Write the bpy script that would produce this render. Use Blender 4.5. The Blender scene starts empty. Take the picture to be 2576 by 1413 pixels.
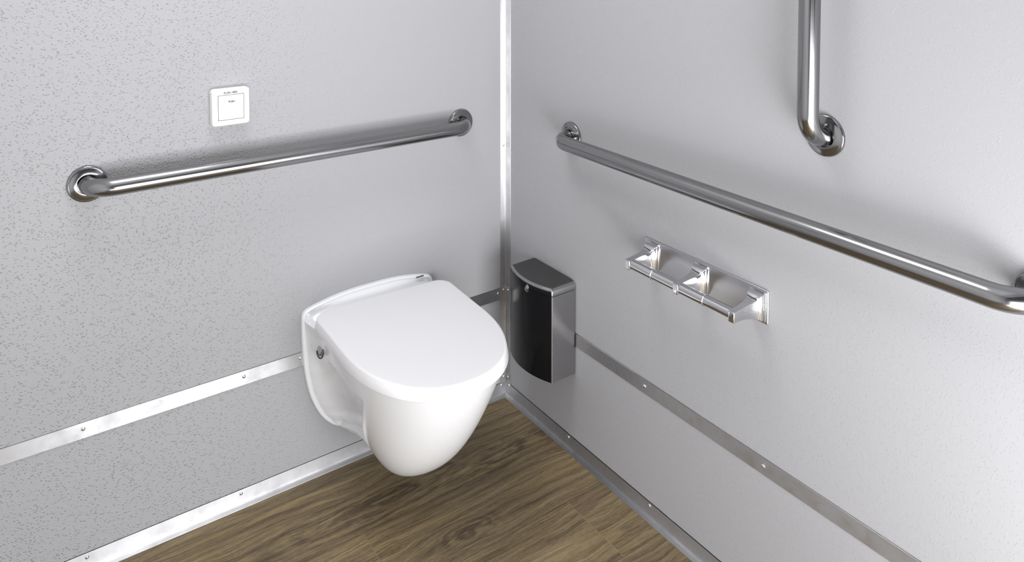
import bpy, bmesh, math, random
from mathutils import Vector, Matrix, noise

C = bpy.context.scene.collection
scene = bpy.context.scene
PI = math.pi

# ------------------------------------------------------------------ helpers
def obj(name, bm, mat, parent=None, smooth=True, angle=40):
    bmesh.ops.recalc_face_normals(bm, faces=bm.faces[:])
    me = bpy.data.meshes.new(name)
    bm.to_mesh(me); bm.free()
    if smooth:
        me.polygons.foreach_set('use_smooth', [True] * len(me.polygons))
        try:
            me.set_sharp_from_angle(angle=math.radians(angle))
        except Exception:
            pass
    o = bpy.data.objects.new(name, me)
    C.objects.link(o)
    if mat: me.materials.append(mat)
    if parent is not None:
        o.parent = parent
        o.matrix_parent_inverse = Matrix.Translation(-Vector(parent.location))
    return o

def thing(name, label, cat, loc, group=None):
    o = bpy.data.objects.new(name, None)
    C.objects.link(o)
    o.empty_display_size = .05
    o.location = loc
    o['label'] = label; o['category'] = cat; o['kind'] = 'thing'
    if group: o['group'] = group
    return o

def struct(name, bm, mat, label=None, **k):
    o = obj(name, bm, mat, **k)
    o['kind'] = 'structure'
    if label: o['label'] = label
    return o

def box(bm, a, b, bevel=0, seg=2):
    a = Vector(a); b = Vector(b)
    r = bmesh.ops.create_cube(bm, size=1, matrix=Matrix.Translation((a + b) / 2) @ Matrix.Diagonal(Vector((abs(b.x - a.x), abs(b.y - a.y), abs(b.z - a.z), 1))))
    if bevel:
        vs = r['verts']
        es = list({e for v in vs for e in v.link_edges})
        bmesh.ops.bevel(bm, geom=vs + es, offset=bevel, segments=seg, profile=.5, affect='EDGES')
    return bm

def rings(bm, loops, close_u=True, cap0=True, cap1=True, uv=None):
    """skin a list of vertex rings"""
    vs = [[bm.verts.new(p) for p in L] for L in loops]
    n = len(vs[0])
    lay = bm.loops.layers.uv.verify() if uv else None
    for i in range(len(vs) - 1):
        for j in range(n if close_u else n - 1):
            k = (j + 1) % n
            f = bm.faces.new((vs[i][j], vs[i][k], vs[i + 1][k], vs[i + 1][j]))
            if lay:
                u0, u1 = uv[i], uv[i + 1]
                w0, w1 = j / n, (j + 1) / n
                for lp, c in zip(f.loops, ((u0, w0), (u0, w1), (u1, w1), (u1, w0))):
                    lp[lay].uv = c
    if cap0: bm.faces.new(vs[0][::-1])
    if cap1: bm.faces.new(vs[-1])
    return vs

def tube(bm, pts, r, n=40):
    pts = [Vector(p) for p in pts]
    L = []; U = []; acc = 0
    t0 = (pts[1] - pts[0]).normalized()
    ref = Vector((0, 0, 1)) if abs(t0.z) < .9 else Vector((1, 0, 0))
    nrm = (ref - t0 * ref.dot(t0)).normalized()
    for i, q in enumerate(pts):
        if i == 0: t = t0
        elif i == len(pts) - 1: t = (pts[i] - pts[i - 1]).normalized()
        else: t = ((pts[i + 1] - q).normalized() + (q - pts[i - 1]).normalized()).normalized()
        nrm = (nrm - t * nrm.dot(t)).normalized()
        b = t.cross(nrm)
        if i: acc += (q - pts[i - 1]).length
        U.append(acc)
        L.append([q + r * (math.cos(2 * PI * k / n) * nrm + math.sin(2 * PI * k / n) * b) for k in range(n)])
    rings(bm, L, uv=U)

def lathe(bm, prof, origin, axis, n=48, cap0=True, cap1=True):
    """prof: (radius, height along axis)"""
    axis = Vector(axis).normalized(); origin = Vector(origin)
    ref = Vector((0, 0, 1)) if abs(axis.z) < .9 else Vector((1, 0, 0))
    u = (ref - axis * ref.dot(axis)).normalized(); v = axis.cross(u)
    L = [[origin + axis * h + max(r, 1e-5) * (math.cos(2 * PI * k / n) * u + math.sin(2 * PI * k / n) * v) for k in range(n)] for r, h in prof]
    rings(bm, L, cap0=cap0, cap1=cap1)

def rrect(hw, hh, r, n=8):
    out = []
    for cx, cy, a0 in ((hw - r, hh - r, 0), (-hw + r, hh - r, 90), (-hw + r, -hh + r, 180), (hw - r, -hh + r, 270)):
        for k in range(n + 1):
            a = math.radians(a0 + 90 * k / n)
            out.append((cx + r * math.cos(a), cy + r * math.sin(a)))
    return out

def inset(poly, d):
    n = len(poly); out = []
    for i in range(n):
        a = Vector(poly[i - 1]); b = Vector(poly[i]); c = Vector(poly[(i + 1) % n])
        t = ((c - b).normalized() + (b - a).normalized())
        if t.length < 1e-9: t = c - a
        t.normalize()
        out.append((b.x - t.y * d, b.y + t.x * d))
    return out

def sstep(x, a=0., b=1.):
    t = min(1, max(0, (x - a) / (b - a)))
    return t * t * (3 - 2 * t)

# ------------------------------------------------------------------ materials
def mat(name, color=(.8, .8, .8), rough=.5, metal=0., coat=0., spec=.5):
    m = bpy.data.materials.new(name); m.use_nodes = True
    b = m.node_tree.nodes['Principled BSDF']
    b.inputs['Base Color'].default_value = (*color, 1)
    b.inputs['Roughness'].default_value = rough
    b.inputs['Metallic'].default_value = metal
    b.inputs['Coat Weight'].default_value = coat
    b.inputs['Specular IOR Level'].default_value = spec
    return m

def nd(m, typ, **ins):
    n = m.node_tree.nodes.new(typ)
    for k, v in ins.items():
        k2 = k.replace('_', ' ')
        if k2 in n.inputs: n.inputs[k2].default_value = v
        else: setattr(n, k, v)
    return n

def lk(m, a, b): m.node_tree.links.new(a, b)
def P(m): return m.node_tree.nodes['Principled BSDF']
def ramp(m, fac, stops):
    r = nd(m, 'ShaderNodeValToRGB')
    while len(r.color_ramp.elements) > 1: r.color_ramp.elements.remove(r.color_ramp.elements[-1])
    for i, (p, c) in enumerate(stops):
        e = r.color_ramp.elements[0] if i == 0 else r.color_ramp.elements.new(p)
        e.position = p; e.color = (*c, 1) if len(c) == 3 else c
    lk(m, fac, r.inputs[0])
    return r
def mapping(m, scale, out='Object'):
    t = nd(m, 'ShaderNodeTexCoord'); mp = nd(m, 'ShaderNodeMapping')
    mp.inputs['Scale'].default_value = scale
    lk(m, t.outputs[out], mp.inputs['Vector'])
    return mp.outputs['Vector']
def math_(m, op, a, b=None):
    n = nd(m, 'ShaderNodeMath'); n.operation = op
    for i, v in enumerate((a, b)):
        if v is None: continue
        if isinstance(v, (int, float)): n.inputs[i].default_value = v
        else: lk(m, v, n.inputs[i])
    return n.outputs[0]

def wall_material(name, depth, fade=None):
    m = mat(name, WALL, .3, spec=.75)
    v = mapping(m, (1, 1, 1))
    vo = nd(m, 'ShaderNodeTexVoronoi', Scale=190.0)
    lk(m, v, vo.inputs['Vector'])
    no = nd(m, 'ShaderNodeTexNoise', Scale=85.0, Detail=1.0, Roughness=.5)
    lk(m, v, no.inputs['Vector'])
    peb = ramp(m, vo.outputs['Distance'], [(0.0, (1, 1, 1)), (.44, (0, 0, 0))])
    peb.color_ramp.interpolation = 'EASE'
    amp = ramp(m, no.outputs['Fac'], [(.30, (.5, .5, .5)), (.58, (1, 1, 1))])
    h = math_(m, 'MULTIPLY', peb.outputs[0], amp.outputs[0])
    if fade:      # relief weakens along X, imitating where the light brings the pebbles out
        sp = nd(m, 'ShaderNodeSeparateXYZ'); lk(m, v, sp.inputs[0])
        mr = nd(m, 'ShaderNodeMapRange'); mr.interpolation_type = 'SMOOTHSTEP'
        for k, val in zip((1, 2, 3, 4), fade): mr.inputs[k].default_value = val
        lk(m, sp.outputs['X'], mr.inputs[0])
        h = math_(m, 'MULTIPLY', h, mr.outputs[0])
    rg = ramp(m, h, [(.10, (.5, .5, .5)), (.40, (.24, .24, .24))])      # glossy pebble tops, duller ground
    lk(m, rg.outputs[0], P(m).inputs['Roughness'])
    sl = ramp(m, h, [(.06, (.12, .12, .12)), (.35, (1, 1, 1))])
    lk(m, sl.outputs[0], P(m).inputs['Specular IOR Level'])
    bu = nd(m, 'ShaderNodeBump', Strength=1.0, Distance=depth)
    lk(m, h, bu.inputs['Height']); lk(m, bu.outputs[0], P(m).inputs['Normal'])
    return m

WALL = (.385, .385, .40)
M = {}
M['wall'] = wall_material('pebbled_wall_panel', .0017, (-.95, -.35, 1.0, .12))
M['wall_smooth'] = wall_material('lightly_pebbled_wall_panel', .00016)
M['ceiling'] = mat('ceiling_panel', (.70, .70, .71), .6)
M['side'] = mat('white_side_panel', (.78, .78, .79), .5)

# galvanised strips
def strip_material(name, col, rough, spread):
    """rolled along its length, so highlights spread across it"""
    m = mat(name, col, rough, 1.0)
    P(m).inputs['Anisotropic'].default_value = .85
    tv = nd(m, 'ShaderNodeCombineXYZ')
    for i in range(3): tv.inputs[i].default_value = spread[i]
    lk(m, tv.outputs[0], P(m).inputs['Tangent'])
    v = mapping(m, (1, 1, 1))
    no = nd(m, 'ShaderNodeTexNoise', Scale=22.0, Detail=5.0, Roughness=.6)
    lk(m, v, no.inputs['Vector'])
    r = ramp(m, no.outputs['Fac'], [(.3, tuple(c * .86 for c in col)), (.7, col)])
    lk(m, r.outputs[0], P(m).inputs['Base Color'])
    rr = ramp(m, no.outputs['Fac'], [(.3, (rough * 1.25,) * 3), (.7, (rough * .8,) * 3)])
    lk(m, rr.outputs[0], P(m).inputs['Roughness'])
    return m
M['strip'] = strip_material('rolled_metal_strip', (.62, .62, .635), .5, (0, 0, 1))
M['strip_upright'] = strip_material('rolled_metal_angle', (.74, .74, .755), .42, (.7071, -.7071, 0))
M['rivet'] = mat('rivet_steel', (.82, .82, .83), .18, 1.0)

# brushed stainless tube: streaks run along the tube (UV u = length, v = round)
def tube_material(name, col, rough):
    m = mat(name, col, rough, 1.0)
    v = mapping(m, (1.5, 26, 1), 'UV')
    no = nd(m, 'ShaderNodeTexNoise', Scale=3.0, Detail=4.0, Roughness=.6)
    lk(m, v, no.inputs['Vector'])
    rr = ramp(m, no.outputs['Fac'], [(.3, (rough * .75,) * 3), (.7, (rough * 1.35,) * 3)])
    lk(m, rr.outputs[0], P(m).inputs['Roughness'])
    cc = ramp(m, no.outputs['Fac'], [(.3, tuple(c * .8 for c in col)), (.65, col)])
    lk(m, cc.outputs[0], P(m).inputs['Base Color'])
    return m
M['tube'] = tube_material('brushed_stainless_tube', (.32, .318, .325), .18)
M['flange'] = mat('stainless_flange', (.30, .298, .304), .17, 1.0)
M['chrome'] = mat('polished_chrome', (.62, .62, .635), .07, 1.0)
M['satin'] = mat('satin_chrome_plate', (.55, .55, .565), .3, 1.0)
M['ceramic'] = mat('white_ceramic', (.84, .85, .87), .27, 0, .5)
M['seat'] = mat('white_seat_plastic', (.86, .86, .875), .3, 0, .15)
M['plastic'] = mat('white_switch_plastic', (.9, .9, .9), .35)
M['grey_plastic'] = mat('grey_plastic', (.42, .42, .43), .4)
M['dark'] = mat('dark_gap', (.02, .02, .022), .6)
M['print'] = mat('dark_print', (.06, .06, .065), .5)
M['black'] = mat('black_gap_block', (.01, .01, .011), .6)

def bin_material(name, col, rough):
    m = mat(name, col, rough, 1.0)
    v = mapping(m, (160, 160, 2.5))
    no = nd(m, 'ShaderNodeTexNoise', Scale=2.0, Detail=3.0)
    lk(m, v, no.inputs['Vector'])
    rr = ramp(m, no.outputs['Fac'], [(.3, (rough * .92,) * 3), (.7, (rough * 1.08,) * 3)])
    lk(m, rr.outputs[0], P(m).inputs['Roughness'])
    return m
M['bin'] = bin_material('brushed_stainless_bin', (.40, .397, .405), .24)
M['bin_front'] = mat('black_gloss_panel', (.006, .006, .007), .16, 0, 0, .28)
M['bin_top'] = mat('dark_textured_lid', (.045, .045, .046), .55, 0, 0, .4)

# vinyl wood floor: planks along x, 0.197 wide
def floor_material():
    m = mat('oak_vinyl_plank', (.2, .15, .1), .5, spec=.35)
    t = nd(m, 'ShaderNodeTexCoord')
    sep = nd(m, 'ShaderNodeSeparateXYZ'); lk(m, t.outputs['Object'], sep.inputs[0])
    W = .199; LEN = 1.22
    row = math_(m, 'DIVIDE', math_(m, 'ADD', sep.outputs['Y'], .455 + 4 * W), W)
    rowi = math_(m, 'FLOOR', row); rowf = math_(m, 'FRACT', row)
    # stagger: row 3 (just in front of the long seam) has its joint at x = -0.131
    stag = math_(m, 'FRACT', math_(m, 'MULTIPLY', math_(m, 'SUBTRACT', rowi, 3.0), .37))
    col = math_(m, 'ADD', math_(m, 'DIVIDE', math_(m, 'ADD', sep.outputs['X'], .131 + 5 * LEN), LEN), stag)
    coli = math_(m, 'FLOOR', col); colf = math_(m, 'FRACT', col)
    pid = math_(m, 'ADD', math_(m, 'MULTIPLY', rowi, 7.31), math_(m, 'MULTIPLY', coli, 3.17))
    # per plank shifted coordinates
    comb = nd(m, 'ShaderNodeCombineXYZ')
    lk(m, math_(m, 'ADD', sep.outputs['X'], pid), comb.inputs[0])
    lk(m, math_(m, 'ADD', sep.outputs['Y'], math_(m, 'MULTIPLY', pid, 1.7)), comb.inputs[1])
    # gentle warp so the grain flows and swirls
    wn = nd(m, 'ShaderNodeTexNoise', Scale=1.0, Detail=2.0)
    mw = nd(m, 'ShaderNodeMapping'); mw.inputs['Scale'].default_value = (4.0, 9.0, 1)
    lk(m, comb.outputs[0], mw.inputs['Vector']); lk(m, mw.outputs[0], wn.inputs['Vector'])
    warp = nd(m, 'ShaderNodeCombineXYZ')
    lk(m, math_(m, 'MULTIPLY', math_(m, 'SUBTRACT', wn.outputs['Fac'], .5), .050), warp.inputs[1])
    add = nd(m, 'ShaderNodeVectorMath'); add.operation = 'ADD'
    lk(m, comb.outputs[0], add.inputs[0]); lk(m, warp.outputs[0], add.inputs[1])
    def grain(sx, sy, detail, rough=.6):
        mp = nd(m, 'ShaderNodeMapping'); mp.inputs['Scale'].default_value = (sx, sy, 1)
        lk(m, add.outputs[0], mp.inputs['Vector'])
        n = nd(m, 'ShaderNodeTexNoise', Scale=1.0, Detail=detail, Roughness=rough)
        lk(m, mp.outputs[0], n.inputs['Vector'])
        return n.outputs['Fac']
    # knots: growth rings wind round them
    sx = sep.outputs['X']; sy = sep.outputs['Y']
    wn2 = nd(m, 'ShaderNodeTexNoise', Scale=1.0, Detail=3.0, Roughness=.6)
    mw2 = nd(m, 'ShaderNodeMapping'); mw2.inputs['Scale'].default_value = (9.0, 32.0, 1)
    lk(m, comb.outputs[0], mw2.inputs['Vector']); lk(m, mw2.outputs[0], wn2.inputs['Vector'])
    kn = None; kw = None
    for kx, ky, ax_, r, fq in ((-.385, -.392, .42, .034, 260), (-.505, -.185, .16, .050, 210), (-.15, -.22, .22, .045, 190), (-.105, -.600, .25, .012, 150), (-.90, -.34, .2, .05, 200)):
        dx = math_(m, 'MULTIPLY', math_(m, 'SUBTRACT', sx, kx), ax_); dy = math_(m, 'SUBTRACT', sy, ky)
        d2 = math_(m, 'ADD', math_(m, 'MULTIPLY', dx, dx), math_(m, 'MULTIPLY', dy, dy))
        dist = math_(m, 'SQRT', math_(m, 'ADD', d2, 1e-6))
        dist = math_(m, 'ADD', dist, math_(m, 'MULTIPLY', math_(m, 'SUBTRACT', wn2.outputs['Fac'], .5), .055))
        ring = math_(m, 'MULTIPLY', math_(m, 'SINE', math_(m, 'MULTIPLY', dist, fq * 1.6)), .5)
        g = math_(m, 'POWER', 2.718, math_(m, 'MULTIPLY', d2, -1 / (r * r)))
        t1 = math_(m, 'MULTIPLY', ring, g)
        kn = t1 if kn is None else math_(m, 'ADD', kn, t1)
        kw = g if kw is None else math_(m, 'ADD', kw, g)
    g1 = grain(2.2, 55, 5, .62); g2 = grain(7, 260, 4, .7); g3 = grain(1.6, 6, 3); g4 = grain(55, 520, 2, .8); g5 = grain(3.2, 130, 3, .6)
    s = math_(m, 'ADD', math_(m, 'MULTIPLY', g1, .34), math_(m, 'MULTIPLY', g2, .30))
    s = math_(m, 'ADD', s, math_(m, 'MULTIPLY', g4, .20))
    s = math_(m, 'ADD', s, math_(m, 'MULTIPLY', g5, .16))
    s = math_(m, 'ADD', s, math_(m, 'MULTIPLY', kn, .11))
    s = math_(m, 'SUBTRACT', s, math_(m, 'MULTIPLY', kw, .035))
    # thin dark pores running with the grain
    pore = ramp(m, grain(5.5, 330, 2, .5), [(.30, (0, 0, 0)), (.40, (1, 1, 1))])
    s = math_(m, 'SUBTRACT', s, math_(m, 'MULTIPLY', math_(m, 'SUBTRACT', 1.0, pore.outputs[0]), .075))
    c = ramp(m, s, [(.34, FL[0]), (.45, FL[1]), (.54, FL[2]), (.66, FL[3])])
    # broad tone
    mix = nd(m, 'ShaderNodeMix'); mix.data_type = 'RGBA'; mix.blend_type = 'MULTIPLY'
    mix.inputs[0].default_value = 1.0
    lk(m, c.outputs[0], mix.inputs[6])
    tone = ramp(m, g3, [(.3, (.80, .76, .76)), (.5, (1, .97, .92)), (.7, (1.14, 1.10, .95))])
    lk(m, tone.outputs[0], mix.inputs[7])
    # plank bevel lines
    def edge(fr, w):
        a = math_(m, 'LESS_THAN', fr, w); b = math_(m, 'GREATER_THAN', fr, 1 - w)
        return math_(m, 'MAXIMUM', a, b)
    e1 = edge(rowf, .0045); e2 = edge(colf, .0008)
    e = math_(m, 'MAXIMUM', e1, e2)
    mx2 = nd(m, 'ShaderNodeMix'); mx2.data_type = 'RGBA'
    lk(m, math_(m, 'MULTIPLY', e, .75), mx2.inputs[0])
    lk(m, mix.outputs[2], mx2.inputs[6])
    seamc = nd(m, 'ShaderNodeMix'); seamc.data_type = 'RGBA'
    lk(m, e2, seamc.inputs[0]); seamc.inputs[6].default_value = (.055, .04, .024, 1); seamc.inputs[7].default_value = (.25, .185, .105, 1)
    lk(m, seamc.outputs[2], mx2.inputs[7])
    lk(m, mx2.outputs[2], P(m).inputs['Base Color'])
    bu = nd(m, 'ShaderNodeBump', Strength=.5, Distance=.0006)
    lk(m, s, bu.inputs['Height']); lk(m, bu.outputs[0], P(m).inputs['Normal'])
    return m
FL = [(.040, .030, .021), (.128, .096, .058), (.235, .184, .106), (.40, .325, .20)]
M['floor'] = floor_material()

# ------------------------------------------------------------------ room shell
XW, YD, ZC = -1.95, -2.05, 2.35      # far side wall, doorway wall, ceiling
T = .08
DX0, DX1, DZ = -1.75, -.08, 2.05
struct('floor', box(bmesh.new(), (XW - T, YD - T, -.06), (T, T, 0)), M['floor'], 'brown wood-grain plank floor', smooth=False)
struct('ceiling', box(bmesh.new(), (XW - T, YD - T, ZC), (T, T, ZC + .06)), M['ceiling'], 'plain pale ceiling above the picture', smooth=False)
struct('wall_left', box(bmesh.new(), (XW - T, 0, 0), (T, T, ZC)), M['wall'], 'light grey pebbled wall panel behind the toilet', smooth=False)
struct('wall_right', box(bmesh.new(), (0, YD - T, 0), (T, 0, ZC)), M['wall_smooth'], 'light grey pebbled wall panel behind the paper holder', smooth=False)
struct('wall_side', box(bmesh.new(), (XW - T, YD - T, 0), (XW, 0, ZC)), M['side'], smooth=False)
bm = bmesh.new()
box(bm, (XW, YD - T, 0), (DX0, YD, ZC)); box(bm, (DX1, YD - T, 0), (0, YD, ZC)); box(bm, (DX0, YD - T, DZ), (DX1, YD, ZC))
struct('wall_front', bm, M['side'], smooth=False)

def rivet(parent, p, axis, r=.0042):
    bm = bmesh.new()
    prof = [(r * 1.0, -.0005), (r * 1.0, .0004)] + [(r * math.cos(a), .0004 + r * .62 * math.sin(a)) for a in (PI * k / 16 for k in range(1, 9))]
    lathe(bm, prof, p, axis, 20, cap0=True, cap1=False)
    bmesh.ops.remove_doubles(bm, verts=bm.verts[:], dist=5e-6)
    o = obj('rivet', bm, M['rivet'], parent, angle=60)
    return o

ZS0, ZS1 = .297, .3325
th = .0022
CL, CR = .0215, .0255   # corner trim legs
a = struct('trim_1', box(bmesh.new(), (XW, -th, ZS0), (-CL, 0, ZS1), .0006, 1), M['strip'], 'flat metal strip across the left wall behind the toilet')
for x in (-1.79, -1.455, -1.120, -.778, -.638, -.030):
    rivet(a, (x, -th, .3185), (0, -1, 0))
b = struct('trim_2', box(bmesh.new(), (-th, YD, ZS0 - .002), (0, -CR, ZS1 - .002), .0006, 1), M['strip'], 'flat metal strip across the right wall below the paper holder')
for y in (-1.592, -1.257, -.922, -.587):
    rivet(b, (-th, y, .3135), (-1, 0, 0))
# vertical corner angle
bm = bmesh.new()
prof = [(-CL, 0), (-CL, -th)]
R0 = .004
BH, BF = .0385, .0168      # floor angle: height of the upright leg, width of the foot
for k in range(7):
    an = PI / 2 * k / 6
    prof.append((-th - R0 + R0 * math.sin(an), -th - R0 + R0 * math.cos(an)))
prof += [(-th, -CR), (0, -CR), (0, 0)]
nz = 24
rings(bm, [[Vector((x, y, BH + .0004 + (ZC - BH - .0004) * i / nz)) for x, y in prof] for i in range(nz + 1)])
c = struct('trim_3', bm, M['strip_upright'], 'vertical metal angle strip in the room corner', angle=30)
for z in (.0565, .3245, .766, 1.22, 1.67):
    rivet(c, (-.0105, -th, z), (0, -1, 0), .0036); rivet(c, (-th, -.0135, z + .001), (-1, 0, 0), .0036)

# floor angles: upright leg + foot on the floor
def angle_profile():
    pr = [(0, BH), (th, BH)]
    R1 = .006
    for k in range(7):
        an = PI / 2 * k / 6
        pr.append((th + R1 - R1 * math.cos(an), th + R1 - R1 * math.sin(an)))
    pr += [(BF, th * .8), (BF, 0), (0, 0)]
    return pr
ap = angle_profile()
bm = bmesh.new()
rings(bm, [[Vector((XW, -d, z)) for d, z in ap], [Vector((-d * .999, -d, z)) for d, z in ap]])
o = struct('baseboard_left', bm, M['strip'], 'bright metal angle strip along the foot of the left wall', angle=30)
for x in (-1.79, -1.455, -1.119, -.789, -.455, -.019):
    rivet(o, (x, -th, .0285 if x < -.1 else .0325), (0, -1, 0), .004)
bm = bmesh.new()
rings(bm, [[Vector((-d, YD, z)) for d, z in ap], [Vector((-d, -d * .999, z)) for d, z in ap]])
o = struct('baseboard_right', bm, M['strip'], 'grey metal angle strip along the foot of the right wall', angle=30)
for y in (-1.30, -.95, -.606, -.302, -.022):
    rivet(o, (-th, y, .0305 if y < -.1 else .0355), (-1, 0, 0), .0038)

# ------------------------------------------------------------------ grab bars
BR, BO = .019, .058
def grab_bar(name, label, p0, p1, out):
    """p0, p1 on the wall; out = wall normal"""
    p0, p1, out = Vector(p0), Vector(p1), Vector(out)
    d = (p1 - p0).normalized()
    t = thing(name, label, 'grab bar', p0, 'steel grab bars on the walls')
    Rb = .050
    pts = [p0 + out * .003, p0 + out * .009]
    n = 14
    for k in range(n + 1):
        an = PI / 2 * k / n
        pts.append(p0 + out * (BO - Rb) + d * Rb * (1 - math.cos(an)) + out * Rb * math.sin(an))
    L = (p1 - p0).length
    m = max(8, int(L / .06))
    A = p0 + out * BO + d * Rb; B = p1 + out * BO - d * Rb
    for k in range(1, m): pts.append(A.lerp(B, k / m))
    for k in range(n + 1):
        an = PI / 2 * (1 - k / n)
        pts.append(p1 + out * (BO - Rb) - d * Rb * (1 - math.cos(an)) + out * Rb * math.sin(an))
    pts += [p1 + out * .009, p1 + out * .003]
    bm = bmesh.new(); tube(bm, pts, BR, 48)
    obj('rail', bm, M['tube'], t, angle=50)
    for p in (p0, p1):
        bm = bmesh.new()
        Ro, Ri, H = .0392, .0206, .0108
        prof = [(Ro - .0008, .0), (Ro, .0008), (Ro, .0040)]
        for k in range(1, 9):
            an = PI / 2 * k / 8
            prof.append((Ro - .0042 * (1 - math.cos(an)), .0040 + .0034 * math.sin(an)))
        for k in range(1, 9):
            u = k / 8
            prof.append((Ro - .0042 - (Ro - .0042 - Ri - .0008) * u, .0074 + (H - .0074) * math.sin(u * PI / 2 * .9)))
        prof += [(Ri + .0003, H - .0003), (Ri, H - .0012), (Ri, .0035), (BR * .9, .0035)]
        lathe(bm, prof, p, out, 64, cap0=True, cap1=False)
        obj('flange', bm, M['flange'], t, angle=35)
    return t
grab_bar('grab_bar', 'steel grab bar on the left wall below the flush switch', (-1.1005, 0, .8553), (-.160, 0, .8553), (0, -1, 0))
grab_bar('grab_bar', 'long steel grab bar on the right wall above the paper holder', (0, -.3095, .8575), (0, -1.402, .8535), (-1, 0, 0))
grab_bar('grab_bar', 'upright steel grab bar on the right wall', (0, -1.0455, 1.019), (0, -1.0455, 1.476), (-1, 0, 0))

# ------------------------------------------------------------------ flush switch
SX, SZ = -.8022, .9873
t = thing('flush_switch', 'square white push switch plate on the left wall above the grab bar', 'switch', (SX, 0, SZ))
bm = bmesh.new()
po = rrect(.0432, .0432, .008)
L = []
for ins, y in ((.0, 0), (.0, -.0165), (.0006, -.0188), (.0018, -.0204), (.0040, -.0210)):
    L.append([Vector((SX + x, y, SZ + z)) for x, z in inset(po, ins)])
inner = rrect(.0300, .0300, .0012)
L.append([Vector((SX + x, -.0210, SZ + z)) for x, z in inner])
L.append([Vector((SX + x, -.0176, SZ + z)) for x, z in inner])
rings(bm, L)
obj('cover_plate', bm, M['plastic'], t, angle=35)
bm = bmesh.new()
po = rrect(.0287, .0287, .0012)
L = [[Vector((SX + x, -.0170, SZ + z)) for x, z in po]]
for ins, y in ((0, -.0214), (.0008, -.0222)):
    L.append([Vector((SX + x, y, SZ + z)) for x, z in inset(po, ins)])
rings(bm, L)
btn = obj('push_button', bm, M['plastic'], t, angle=35)
bm = bmesh.new()
pg = rrect(.0300, .0300, .0012)
rings(bm, [[Vector((SX + x, -.0174, SZ + z)) for x, z in pg], [Vector((SX + x, -.0181, SZ + z)) for x, z in pg]])
obj('button_gap', bm, M['dark'], t)['label'] = 'dark gap round the button'
def lettering(txt, width, x, y, z, parent):
    cu = bpy.data.curves.new('lettering', 'FONT'); cu.body = txt; cu.size = .006
    cu.align_x = 'CENTER'; cu.align_y = 'CENTER'; cu.extrude = .00008; cu.offset = .00030
    tmp = bpy.data.objects.new('lettering_source', cu); C.objects.link(tmp)
    bpy.context.view_layer.update()
    me = bpy.data.meshes.new_from_object(tmp.evaluated_get(bpy.context.evaluated_depsgraph_get()))
    bpy.data.objects.remove(tmp); bpy.data.curves.remove(cu)
    me.name = 'lettering'
    w = max(v.co.x for v in me.vertices) - min(v.co.x for v in me.vertices)
    s = width / w
    me.transform(Matrix.Translation((x, y, z)) @ Matrix.Rotation(PI / 2, 4, 'X') @ Matrix.Diagonal((s, s * 1.1, 1, 1)))
    o = bpy.data.objects.new('lettering', me); C.objects.link(o)
    me.materials.clear(); me.materials.append(M['print'])
    o.parent = parent
    base = parent
    off = Vector(parent.location)
    if parent.parent: off = Vector(parent.parent.location)
    o.matrix_parent_inverse = Matrix.Translation(-Vector(t.location)) if parent is t else Matrix.Identity(4)
    return o
lettering('FLUSH HERE', .0315, SX - .001, -.02105, SZ + .0345, t)['label'] = 'dark words FLUSH HERE'
lettering('PUSH', .0145, SX + .001, -.02225, SZ + .0132, btn)['label'] = 'dark word PUSH'

# ------------------------------------------------------------------ toilet
XC = -.446
toilet = thing('toilet', 'white wall-hung toilet with closed lid on the left wall', 'toilet', (XC, 0, .10))
# the bowl and lid sit a touch askew on the plate
XB, SK = -.431, -.033
HW0, ZB, YC, LF, PF, PW, NE, QF, QW = .18419, .1019, .25385, .2627, 1.0, 1.0246, 2.1, .54827, .35
ZT = .4168
def hwid(tt): return HW0 * max(0, 1 - tt ** PW) ** QW
def askew(x, y, blend=True):
    """offset from the centre line -> place in the room"""
    k = sstep(-y, 0, .12) if blend else 1.
    return (XC + (XB - XC) * k + x - y * SK, y + x * SK * sstep(-y, .02, .06))
PZ = [(.0935, .02), (.10, .07), (.108, .095), (.128, .121), (.156, .143), (.19, .160), (.231, .1735), (.285, .183), (.34, .1875), (.39, .189), (.45, .186)]
def plate_half(z):
    if z <= PZ[0][0]: return 0.
    for (z0, w0), (z1, w1) in zip(PZ, PZ[1:]):
        if z <= z1: return w0 + (w1 - w0) * (z - z0) / (z1 - z0)
    return PZ[-1][1]
def smin(a, b, k=.02):
    h = max(k - abs(a - b), 0) / k
    return min(a, b) - h * h * k * .25
def recess(y, z):
    """how far the side is scooped in, in metres (y negative, out from the wall)"""
    # main oval scoop
    top = .350 - 5.2 * max(0, (y + .115)) ** 2 * 2.2 - 3.0 * max(0, -(y + .135)) ** 2
    bot = .128 + .36 * max(0, -y - .04)
    d = smin(top - z, z - bot, .02)
    d = smin(d, (y + .238) * .9, .02)
    a = .036 * sstep(d, 0, .042) * sstep(-y, .006, .07)
    # shallow flat land in front of it, ending at the ridge of the bowl shell
    fr = -.232 - .62 * max(0, z - .20)          # ridge line y(z)
    d2 = smin(y - fr, z - bot + .004, .01)
    d2 = smin(d2, .372 - z, .02)
    fade = 1 - sstep(z, .30, .37)
    b = .017 * sstep(d2, 0, .014) * fade * sstep(-y, .01, .05)
    return (a ** 3 + b ** 3) ** (1 / 3)
bm = bmesh.new()
NZ, NS, NA = 200, 120, 160
loops = []
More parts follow.
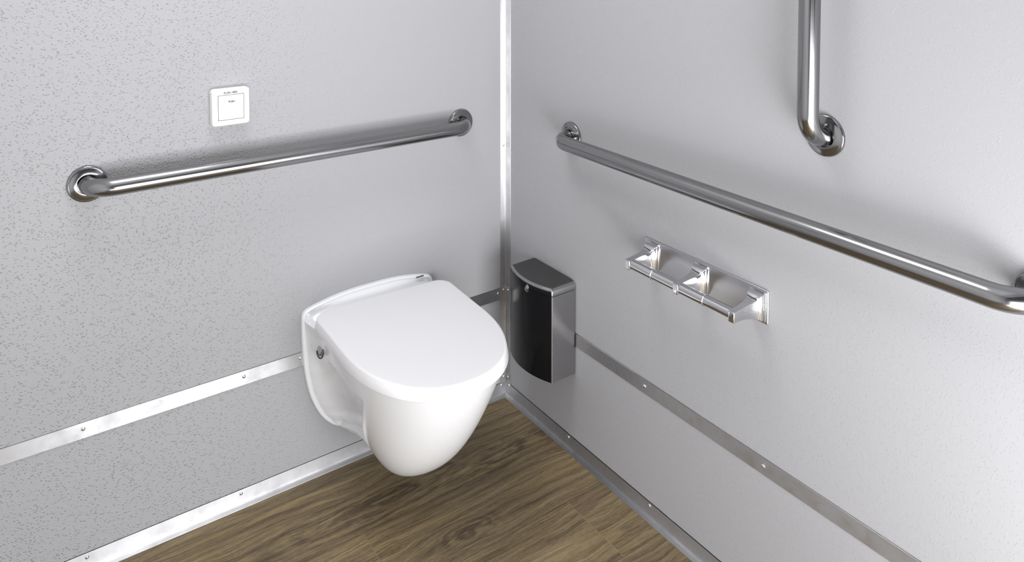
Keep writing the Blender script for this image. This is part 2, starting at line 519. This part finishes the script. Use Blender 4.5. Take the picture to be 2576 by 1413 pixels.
for i in range(NZ):
    q = i / (NZ - 1)
    q = (.45 * q + .55 * math.sin(PI / 2 * q)) if i < NZ - 1 else .99995
    z = ZT - (ZT - ZB) * q
    hw = hwid(q); l = LF * max(0, 1 - q ** PF) ** QF
    ph = max(hw, plate_half(z) - .0105)
    half = []
    for k in range(NS):
        yy = -.004 - (YC - .004) * k / NS
        half.append((hw + (ph - hw) * (1 - sstep(-yy, .0, .19)), yy))
    for k in range(NA):
        an = PI / 2 * k / (NA - 1)
        half.append((hw * max(0, math.cos(an)) ** (2 / NE), -YC - l * max(0, math.sin(an)) ** (2 / NE)))
    Lp = []
    for x, y in half:
        r = min(recess(y, z), x * .8)
        Lp.append((x - r, y, z))
    row = [Vector((*askew(-x, y), zz)) for x, y, zz in Lp] + [Vector((*askew(x, y), zz)) for x, y, zz in Lp[-2::-1]]
    loops.append(row)
rings(bm, loops)
# shield-shaped outline of the plate against the wall
half = [(0, .4625), (.05, .4618), (.10, .4575), (.145, .4495), (.170, .4432), (.180, .4385), (.186, .431), (.1885, .420),
        (.189, .39), (.1875, .34), (.183, .285), (.1735, .231), (.160, .19), (.143, .156), (.121, .128), (.095, .108), (.06, .097), (.03, .094), (0, .0935)]
def smooth_poly(pts, n):
    """catmull-rom through pts, n samples per span"""
    out = []
    for i in range(len(pts) - 1):
        p0 = pts[max(0, i - 1)]; p1 = pts[i]; p2 = pts[i + 1]; p3 = pts[min(len(pts) - 1, i + 2)]
        for k in range(n):
            u = k / n
            out.append(tuple(.5 * ((2 * p1[j]) + (-p0[j] + p2[j]) * u + (2 * p0[j] - 5 * p1[j] + 4 * p2[j] - p3[j]) * u * u + (-p0[j] + 3 * p1[j] - 3 * p2[j] + p3[j]) * u ** 3) for j in (0, 1)))
    out.append(pts[-1])
    return out
hs = smooth_poly(half, 5)
shield = [(-x, z) for x, z in hs] + [(x, z) for x, z in hs[-2:0:-1]]     # runs top -> left -> bottom -> right
def shield_ring(y, d):
    return [Vector((XC + x, y, z)) for x, z in inset(shield, d)]
L = [shield_ring(-.0005, .0)]
for d, y in ((0, -.008), (.0008, -.0105), (.0025, -.0125), (.005, -.0132), (.0075, -.0125), (.009, -.011)):
    L.append(shield_ring(y, d))
# the neck: flares from the plate down to the deck behind the lid
def neck_ring(y, top, hwk, botk):
    out = []
    for x, z in inset(shield, .009):
        zz = top - (.4535 - z) * (top - .10) / .36 if z > .25 else z
        xx = x * hwk
        k = sstep(.406 - z, 0, .018)
        xx *= 1 - max(botk, .4) * k
        out.append(Vector((XC + xx, y, zz)))
    return out
for y, top, hwk, bk in ((-.0130, .4480, .975, .02), (-.0175, .4435, .96, .05), (-.0240, .4385, .95, .06), (-.0320, .4325, .945, .07), (-.0420, .4262, .915, .08), (-.0540, .4205, .885, .10), (-.0660, .4162, .84, .12)):
    L.append(neck_ring(y, top, hwk, bk))
rings(bm, L)
bowl = obj('bowl', bm, M['ceramic'], toilet, angle=60)

# seat ring + lid share one outline
def lid_outline(hw, hb, yb, yf, yc, n=2.1964, rc=.046, na=60):
    h = []
    # back edge from centre to corner, a rounded corner, the side, then the oval front
    for k in range(8): h.append(((hb - rc) * k / 8, yb))
    for k in range(15):
        an = PI / 2 * k / 14
        h.append((hb - rc + rc * math.sin(an), yb - rc + rc * math.cos(an)))
    y0 = yb - rc
    for k in range(1, 24):
        u = k / 24
        h.append((hb + (hw - hb) * math.sin(u * PI / 2), y0 + (yc - y0) * u))
    for k in range(na):
        an = PI / 2 * k / (na - 1)
        h.append((hw * max(0, math.cos(an)) ** (2 / n), yc + (yf - yc) * max(0, math.sin(an)) ** (2 / n)))
    return [(-x, y) for x, y in h] + [(x, y) for x, y in h[-2:0:-1]]
oc = lid_outline(.1915, .1930, -.0439, -.5218, -.2538)
def lid_ring(d, z):
    return [Vector((*askew(x, y, False), z)) for x, y in inset(oc, d)]
bm = bmesh.new()
rings(bm, [lid_ring(.0125, .4162), lid_ring(.0095, .4168), lid_ring(.0095, .4180), lid_ring(.0125, .4186)])
obj('seat', bm, M['seat'], toilet, angle=40)
bm = bmesh.new()
L = [lid_ring(.012, .4182), lid_ring(.0024, .4178), lid_ring(.0008, .4184), lid_ring(.0002, .4198)]
L.append(lid_ring(.0040, .4385))
for k in range(0, 9):
    an = PI / 2 * k / 8
    L.append(lid_ring(.0044 + .0068 * (1 - math.cos(an)), .4395 + .0062 * math.sin(an)))
L.append(lid_ring(.015, .4460)); L.append(lid_ring(.023, .4463))
for sc, z in ((.97, .4465), (.75, .4471), (.5, .4476), (.25, .4479), (.02, .4480)):
    cy = -.27
    L.append([Vector((*askew(x * sc, cy + (y - cy) * sc, False), z)) for x, y in inset(oc, .023)])
rings(bm, L)
obj('lid', bm, M['seat'], toilet, angle=50)
# fixing covers on both sides below the lid
for s in (-1, 1):
    bm = bmesh.new()
    cx_, cy_ = askew(s * .1772, -.086)
    ctr = Vector((cx_, cy_, .3650)); ax = Vector((s, -.12, .10)).normalized()
    lathe(bm, [(.0125, -.006), (.0125, .0005), (.0118, .0016), (.0075, .0020), (.0068, .0012), (.0001, .0012)], ctr, ax, 32, cap0=True, cap1=False)
    cap = obj('fixing_cap', bm, M['grey_plastic'], toilet); cap['label'] = 'grey fixing cap under the lid'
    bm = bmesh.new()
    u = ax.cross(Vector((0, 0, 1))).normalized(); w = ax.cross(u)
    for rad, wd, a0, a1 in ((.0165, .0019, 20, 215), (.0090, .0017, 0, 190)):
        L = []
        for k in range(25):
            an = math.radians(a0 + (a1 - a0) * k / 24) * (-s)
            dr = (u * math.cos(an) + w * math.sin(an))
            cc = ctr + dr * rad + ax * .0012
            L.append([cc + wd * (math.cos(2 * PI * j / 8) * dr + math.sin(2 * PI * j / 8) * ax) for j in range(8)])
        rings(bm, L)
    obj('washer', bm, M['print'], toilet)['label'] = 'dark ring round the fixing cap'
# small dark maker's mark on the deck behind the lid
bm = bmesh.new()
for x0, x1 in ((-.3125, -.3075), (-.3062, -.3022), (-.3008, -.2905)):
    box(bm, (x0, -.0182, .4458), (x1, -.0150, .4480))
obj('emblem', bm, M['print'], toilet, smooth=False)['label'] = 'tiny dark mark on the plate behind the lid'

# ------------------------------------------------------------------ sanitary bin
BY0, BY1, BZ0, BZ1 = -.139, -.329, .220, .4495
bn = thing('sanitary_bin', 'black metal lidded bin mounted on the right wall beside the corner', 'bin', (0, (BY0 + BY1) / 2, BZ0))
def bin_outline(dep, bulge, x0=.004, grow=0.):
    yc = (BY0 + BY1) / 2; hw = abs(BY1 - BY0) / 2 + grow
    pts = [(-x0, yc - hw)]
    rc = .0045
    for k in range(6):
        an = PI / 2 * k / 5
        pts.append((-(dep - rc) - rc * math.sin(an), yc - hw + rc - rc * math.cos(an)))
    n = 28
    for k in range(1, n):
        u = -1 + 2 * k / n
        pts.append((-dep - bulge * (1 - u * u), yc + u * (hw - rc)))
    for k in range(6):
        an = PI / 2 * (1 - k / 5)
        pts.append((-(dep - rc) - rc * math.sin(an), yc + hw - rc + rc * math.cos(an)))
    pts.append((-x0, yc + hw))
    return pts
bm = bmesh.new()
o1 = bin_outline(.083, .020)
rings(bm, [[Vector((x, y, z)) for x, y in o1] for z in (BZ0, BZ0 + .001, .3, .38, BZ1)])
body = obj('body', bm, M['bin'], bn, angle=35)
body.data.materials.append(M['bin_front'])
for f in body.data.polygons:
    if f.normal.x < -.87: f.material_index = 1
bm = bmesh.new()
o2 = bin_outline(.0835, .020, .004, .0005)
def ring_in(d, z, lean=0.):
    yc = (BY0 + BY1) / 2
    out = []
    for x, y in o2:
        fx = (x + .004) / -.10
        out.append(Vector((-.004 + (x + .004) * (1 - d / .09), yc + (y - yc) * (1 - d / .095), z + lean * (1 - fx))))
    return out
rings(bm, [ring_in(.002, BZ1 + .0002), ring_in(0, BZ1 + .0016), ring_in(-.0002, BZ1 + .0045), ring_in(.0008, BZ1 + .0140), ring_in(.0024, BZ1 + .0175, .001), ring_in(.0055, BZ1 + .0196, .002), ring_in(.012, BZ1 + .0205, .003), ring_in(.03, BZ1 + .0210, .003)])
lid = obj('lid', bm, M['bin'], bn, angle=50); lid['label'] = 'dark lid with bright rim'
lid.data.materials.append(M['bin_front']); lid.data.materials.append(M['bin_top'])
for f in lid.data.polygons:
    if f.normal.z > .86: f.material_index = 2
    elif f.normal.x < -.8 and f.center.z < BZ1 + .0145 and f.center.z > BZ1 + .0030: f.material_index = 1
bm = bmesh.new()
ty = -.249
prof = [(-.094, .0165), (-.1035, .0150), (-.1075, .006), (-.1075, -.002), (-.1060, -.0045), (-.1040, -.003), (-.1035, .004), (-.1005, .010), (-.094, .012)]
rings(bm, [[Vector((x * (1 - .012 * abs(u)) - 0, ty + u * .0065, BZ1 + z * (1 - .35 * u * u) - .004)) for x, z in prof] for u in (-1, -.8, -.4, 0, .4, .8, 1)])
obj('tab', bm, M['bin'], bn)['label'] = 'small pull tab at the front of the bin lid'
bm = bmesh.new(); box(bm, (-.0055, BY1 - .0012, .292), (-.0023, BY1 + .012, .327), .0006, 1)  # black block set in the gap between bin and wall
obj('wall_gap_block', bm, M['black'], bn)['label'] = 'black block in the gap between bin and wall'

# ------------------------------------------------------------------ paper holder
PY0, PY1, PZ0, PZ1 = -.5865, -.929, .6085, .6785
ph = thing('toilet_paper_holder', 'empty chrome double toilet paper holder on the right wall', 'paper holder', (0, (PY0 + PY1) / 2, PZ0))
bm = bmesh.new()
po = rrect(abs(PY1 - PY0) / 2, (PZ1 - PZ0) / 2, .003, 4)
yc, zc = (PY0 + PY1) / 2, (PZ0 + PZ1) / 2
L = []
for d, x in ((0, -.0003), (0, -.0026), (.0012, -.0042), (.003, -.0045)):
    L.append([Vector((x, yc + a, zc + b)) for a, b in inset(po, d)])
rings(bm, L)
obj('back_plate', bm, M['satin'], ph, angle=35)
posts = (-.6155, -.7605, -.9065)
def post(y0):
    bm = bmesh.new()
    L = []
    prof = []
    # (distance from wall, half width y, z top, z bottom, corner radius)
    for d, hy, zt_, zb_ in ((.004, .0195, .6745, .6140), (.0085, .0195, .6745, .6140), (.0100, .0188, .6735, .6150), (.0105, .0175, .6715, .6170), (.0150, .0172, .6710, .6175), (.0190, .0160, .6690, .6195)):
        prof.append((d, hy, zt_, zb_, .0016))
    n = 16
    for k in range(n + 1):
        u = k / n
        d = .0200 + u * (.0885 - .0200)
        hy = .0072 + (.0152 - .0072) * (1 - u) ** 4.0
        ztp = .6530 + (.6600 - .6530) * (1 - u) + .0075 * (1 - u) ** 9
        zbt = .6310 - (.6310 - .6200) * (1 - u) ** 2.6
        prof.append((d, hy, ztp, zbt, .0016))
    for k in range(1, 5):
        an = PI / 2 * k / 4
        prof.append((.0885 + .0022 * math.sin(an), .0072 - .0016 * (1 - math.cos(an)), .6530 - .0022 * (1 - math.cos(an)), .6310 + .0022 * (1 - math.cos(an)), .0016))
    for d, hy, a, b, r in prof:
        rr = rrect(hy, (a - b) / 2, r, 3)
        L.append([Vector((-d, y0 + p, (a + b) / 2 + q)) for p, q in rr])
    rings(bm, L)
    return obj('post', bm, M['chrome'], ph, angle=28)
for y in posts: post(y)
for i in (0, 1):
    ya, yb = posts[i], posts[i + 1]
    ym = (ya + yb) / 2 + .002
    bm = bmesh.new()
    AX = Vector((-.0780, 0, .6425))
    y_start = ya - .004
    prof = [(.004, .001), (.0112, .001), (.0112, abs(ym - y_start)), (.0104, abs(ym - y_start) + .0004), (.0104, abs(yb - y_start) - .003), (.004, abs(yb - y_start) - .003)]
    lathe(bm, prof, (AX.x, y_start, AX.z), (0, -1, 0), 40)
    rl = obj('roller', bm, M['chrome'], ph, angle=35)
    bm = bmesh.new()
    rp = [(.0100, -.0016), (.0117, -.0014), (.0123, -.0006), (.0123, .0006), (.0117, .0014), (.0100, .0016)]
    lathe(bm, rp, (AX.x, ym, AX.z), (0, -1, 0), 40)
    g = obj('ring', bm, M['chrome'], ph, angle=50)
    g.parent = rl; g.matrix_parent_inverse = Matrix.Identity(4)

# ------------------------------------------------------------------ light
def area(name, loc, sx, sy, rot, energy, color=(1, 1, 1)):
    l = bpy.data.lights.new(name, 'AREA'); l.shape = 'RECTANGLE'; l.size = sx; l.size_y = sy
    l.energy = energy; l.color = color
    o = bpy.data.objects.new(name, l); C.objects.link(o); o.location = loc; o.rotation_euler = rot
    return o
DW = DX1 - DX0; DM = (DX0 + DX1) / 2
# daylight through the open door: the sunlit ground outside lies lower than the raised floor; the sky stands above it
area('sunlit_ground_light', (-1.6, -3.6, -.55), 1.6, 2.6, (PI, 0, 0), 166, (.97, .985, 1))
area('doorway_daylight', (-.825, YD - .1, .5), .55, 1.0, (PI / 2, 0, 0), 18, (.98, .985, 1))
area('doorway_daylight_edge', (-.315, YD - .1, .5), .47, 1.0, (PI / 2, 0, 0), 16.5, (.98, .985, 1))
area('overhead_fill', (-.9, -.5, 2.33), .6, .6, (0, 0, 0), 12.5, (1, .99, .98))  # added overhead fill for walls and lid; no fixture known up there
w = bpy.data.worlds.new('daylight'); w.use_nodes = True
w.node_tree.nodes['Background'].inputs[0].default_value = (.9, .95, 1, 1)
w.node_tree.nodes['Background'].inputs[1].default_value = .1
scene.world = w

# ------------------------------------------------------------------ camera
cam = bpy.data.cameras.new('camera'); co = bpy.data.objects.new('camera', cam); C.objects.link(co)
cam.sensor_fit = 'HORIZONTAL'; cam.sensor_width = 36
cam.lens = 1896.6286 / 2576 * 36
cam.shift_y = -(706.5 + 69.955) / 2576
cam.clip_start = .02
yaw, pitch = .95742666, .04414042
fw = Vector((math.cos(pitch) * math.cos(yaw), math.cos(pitch) * math.sin(yaw), -math.sin(pitch)))
rt = Vector((math.sin(yaw), -math.cos(yaw), 0)); up = rt.cross(fw)
R = Matrix((rt, up, -fw)).transposed()
co.matrix_world = Matrix.Translation((-1.2752582, -1.8436786, 1.3833629)) @ R.to_4x4()
scene.camera = co

vs = scene.view_settings
vs.view_transform = 'Standard'; vs.look = 'None'; vs.gamma = 1.0; vs.use_curve_mapping = False
vs.exposure = 0.08
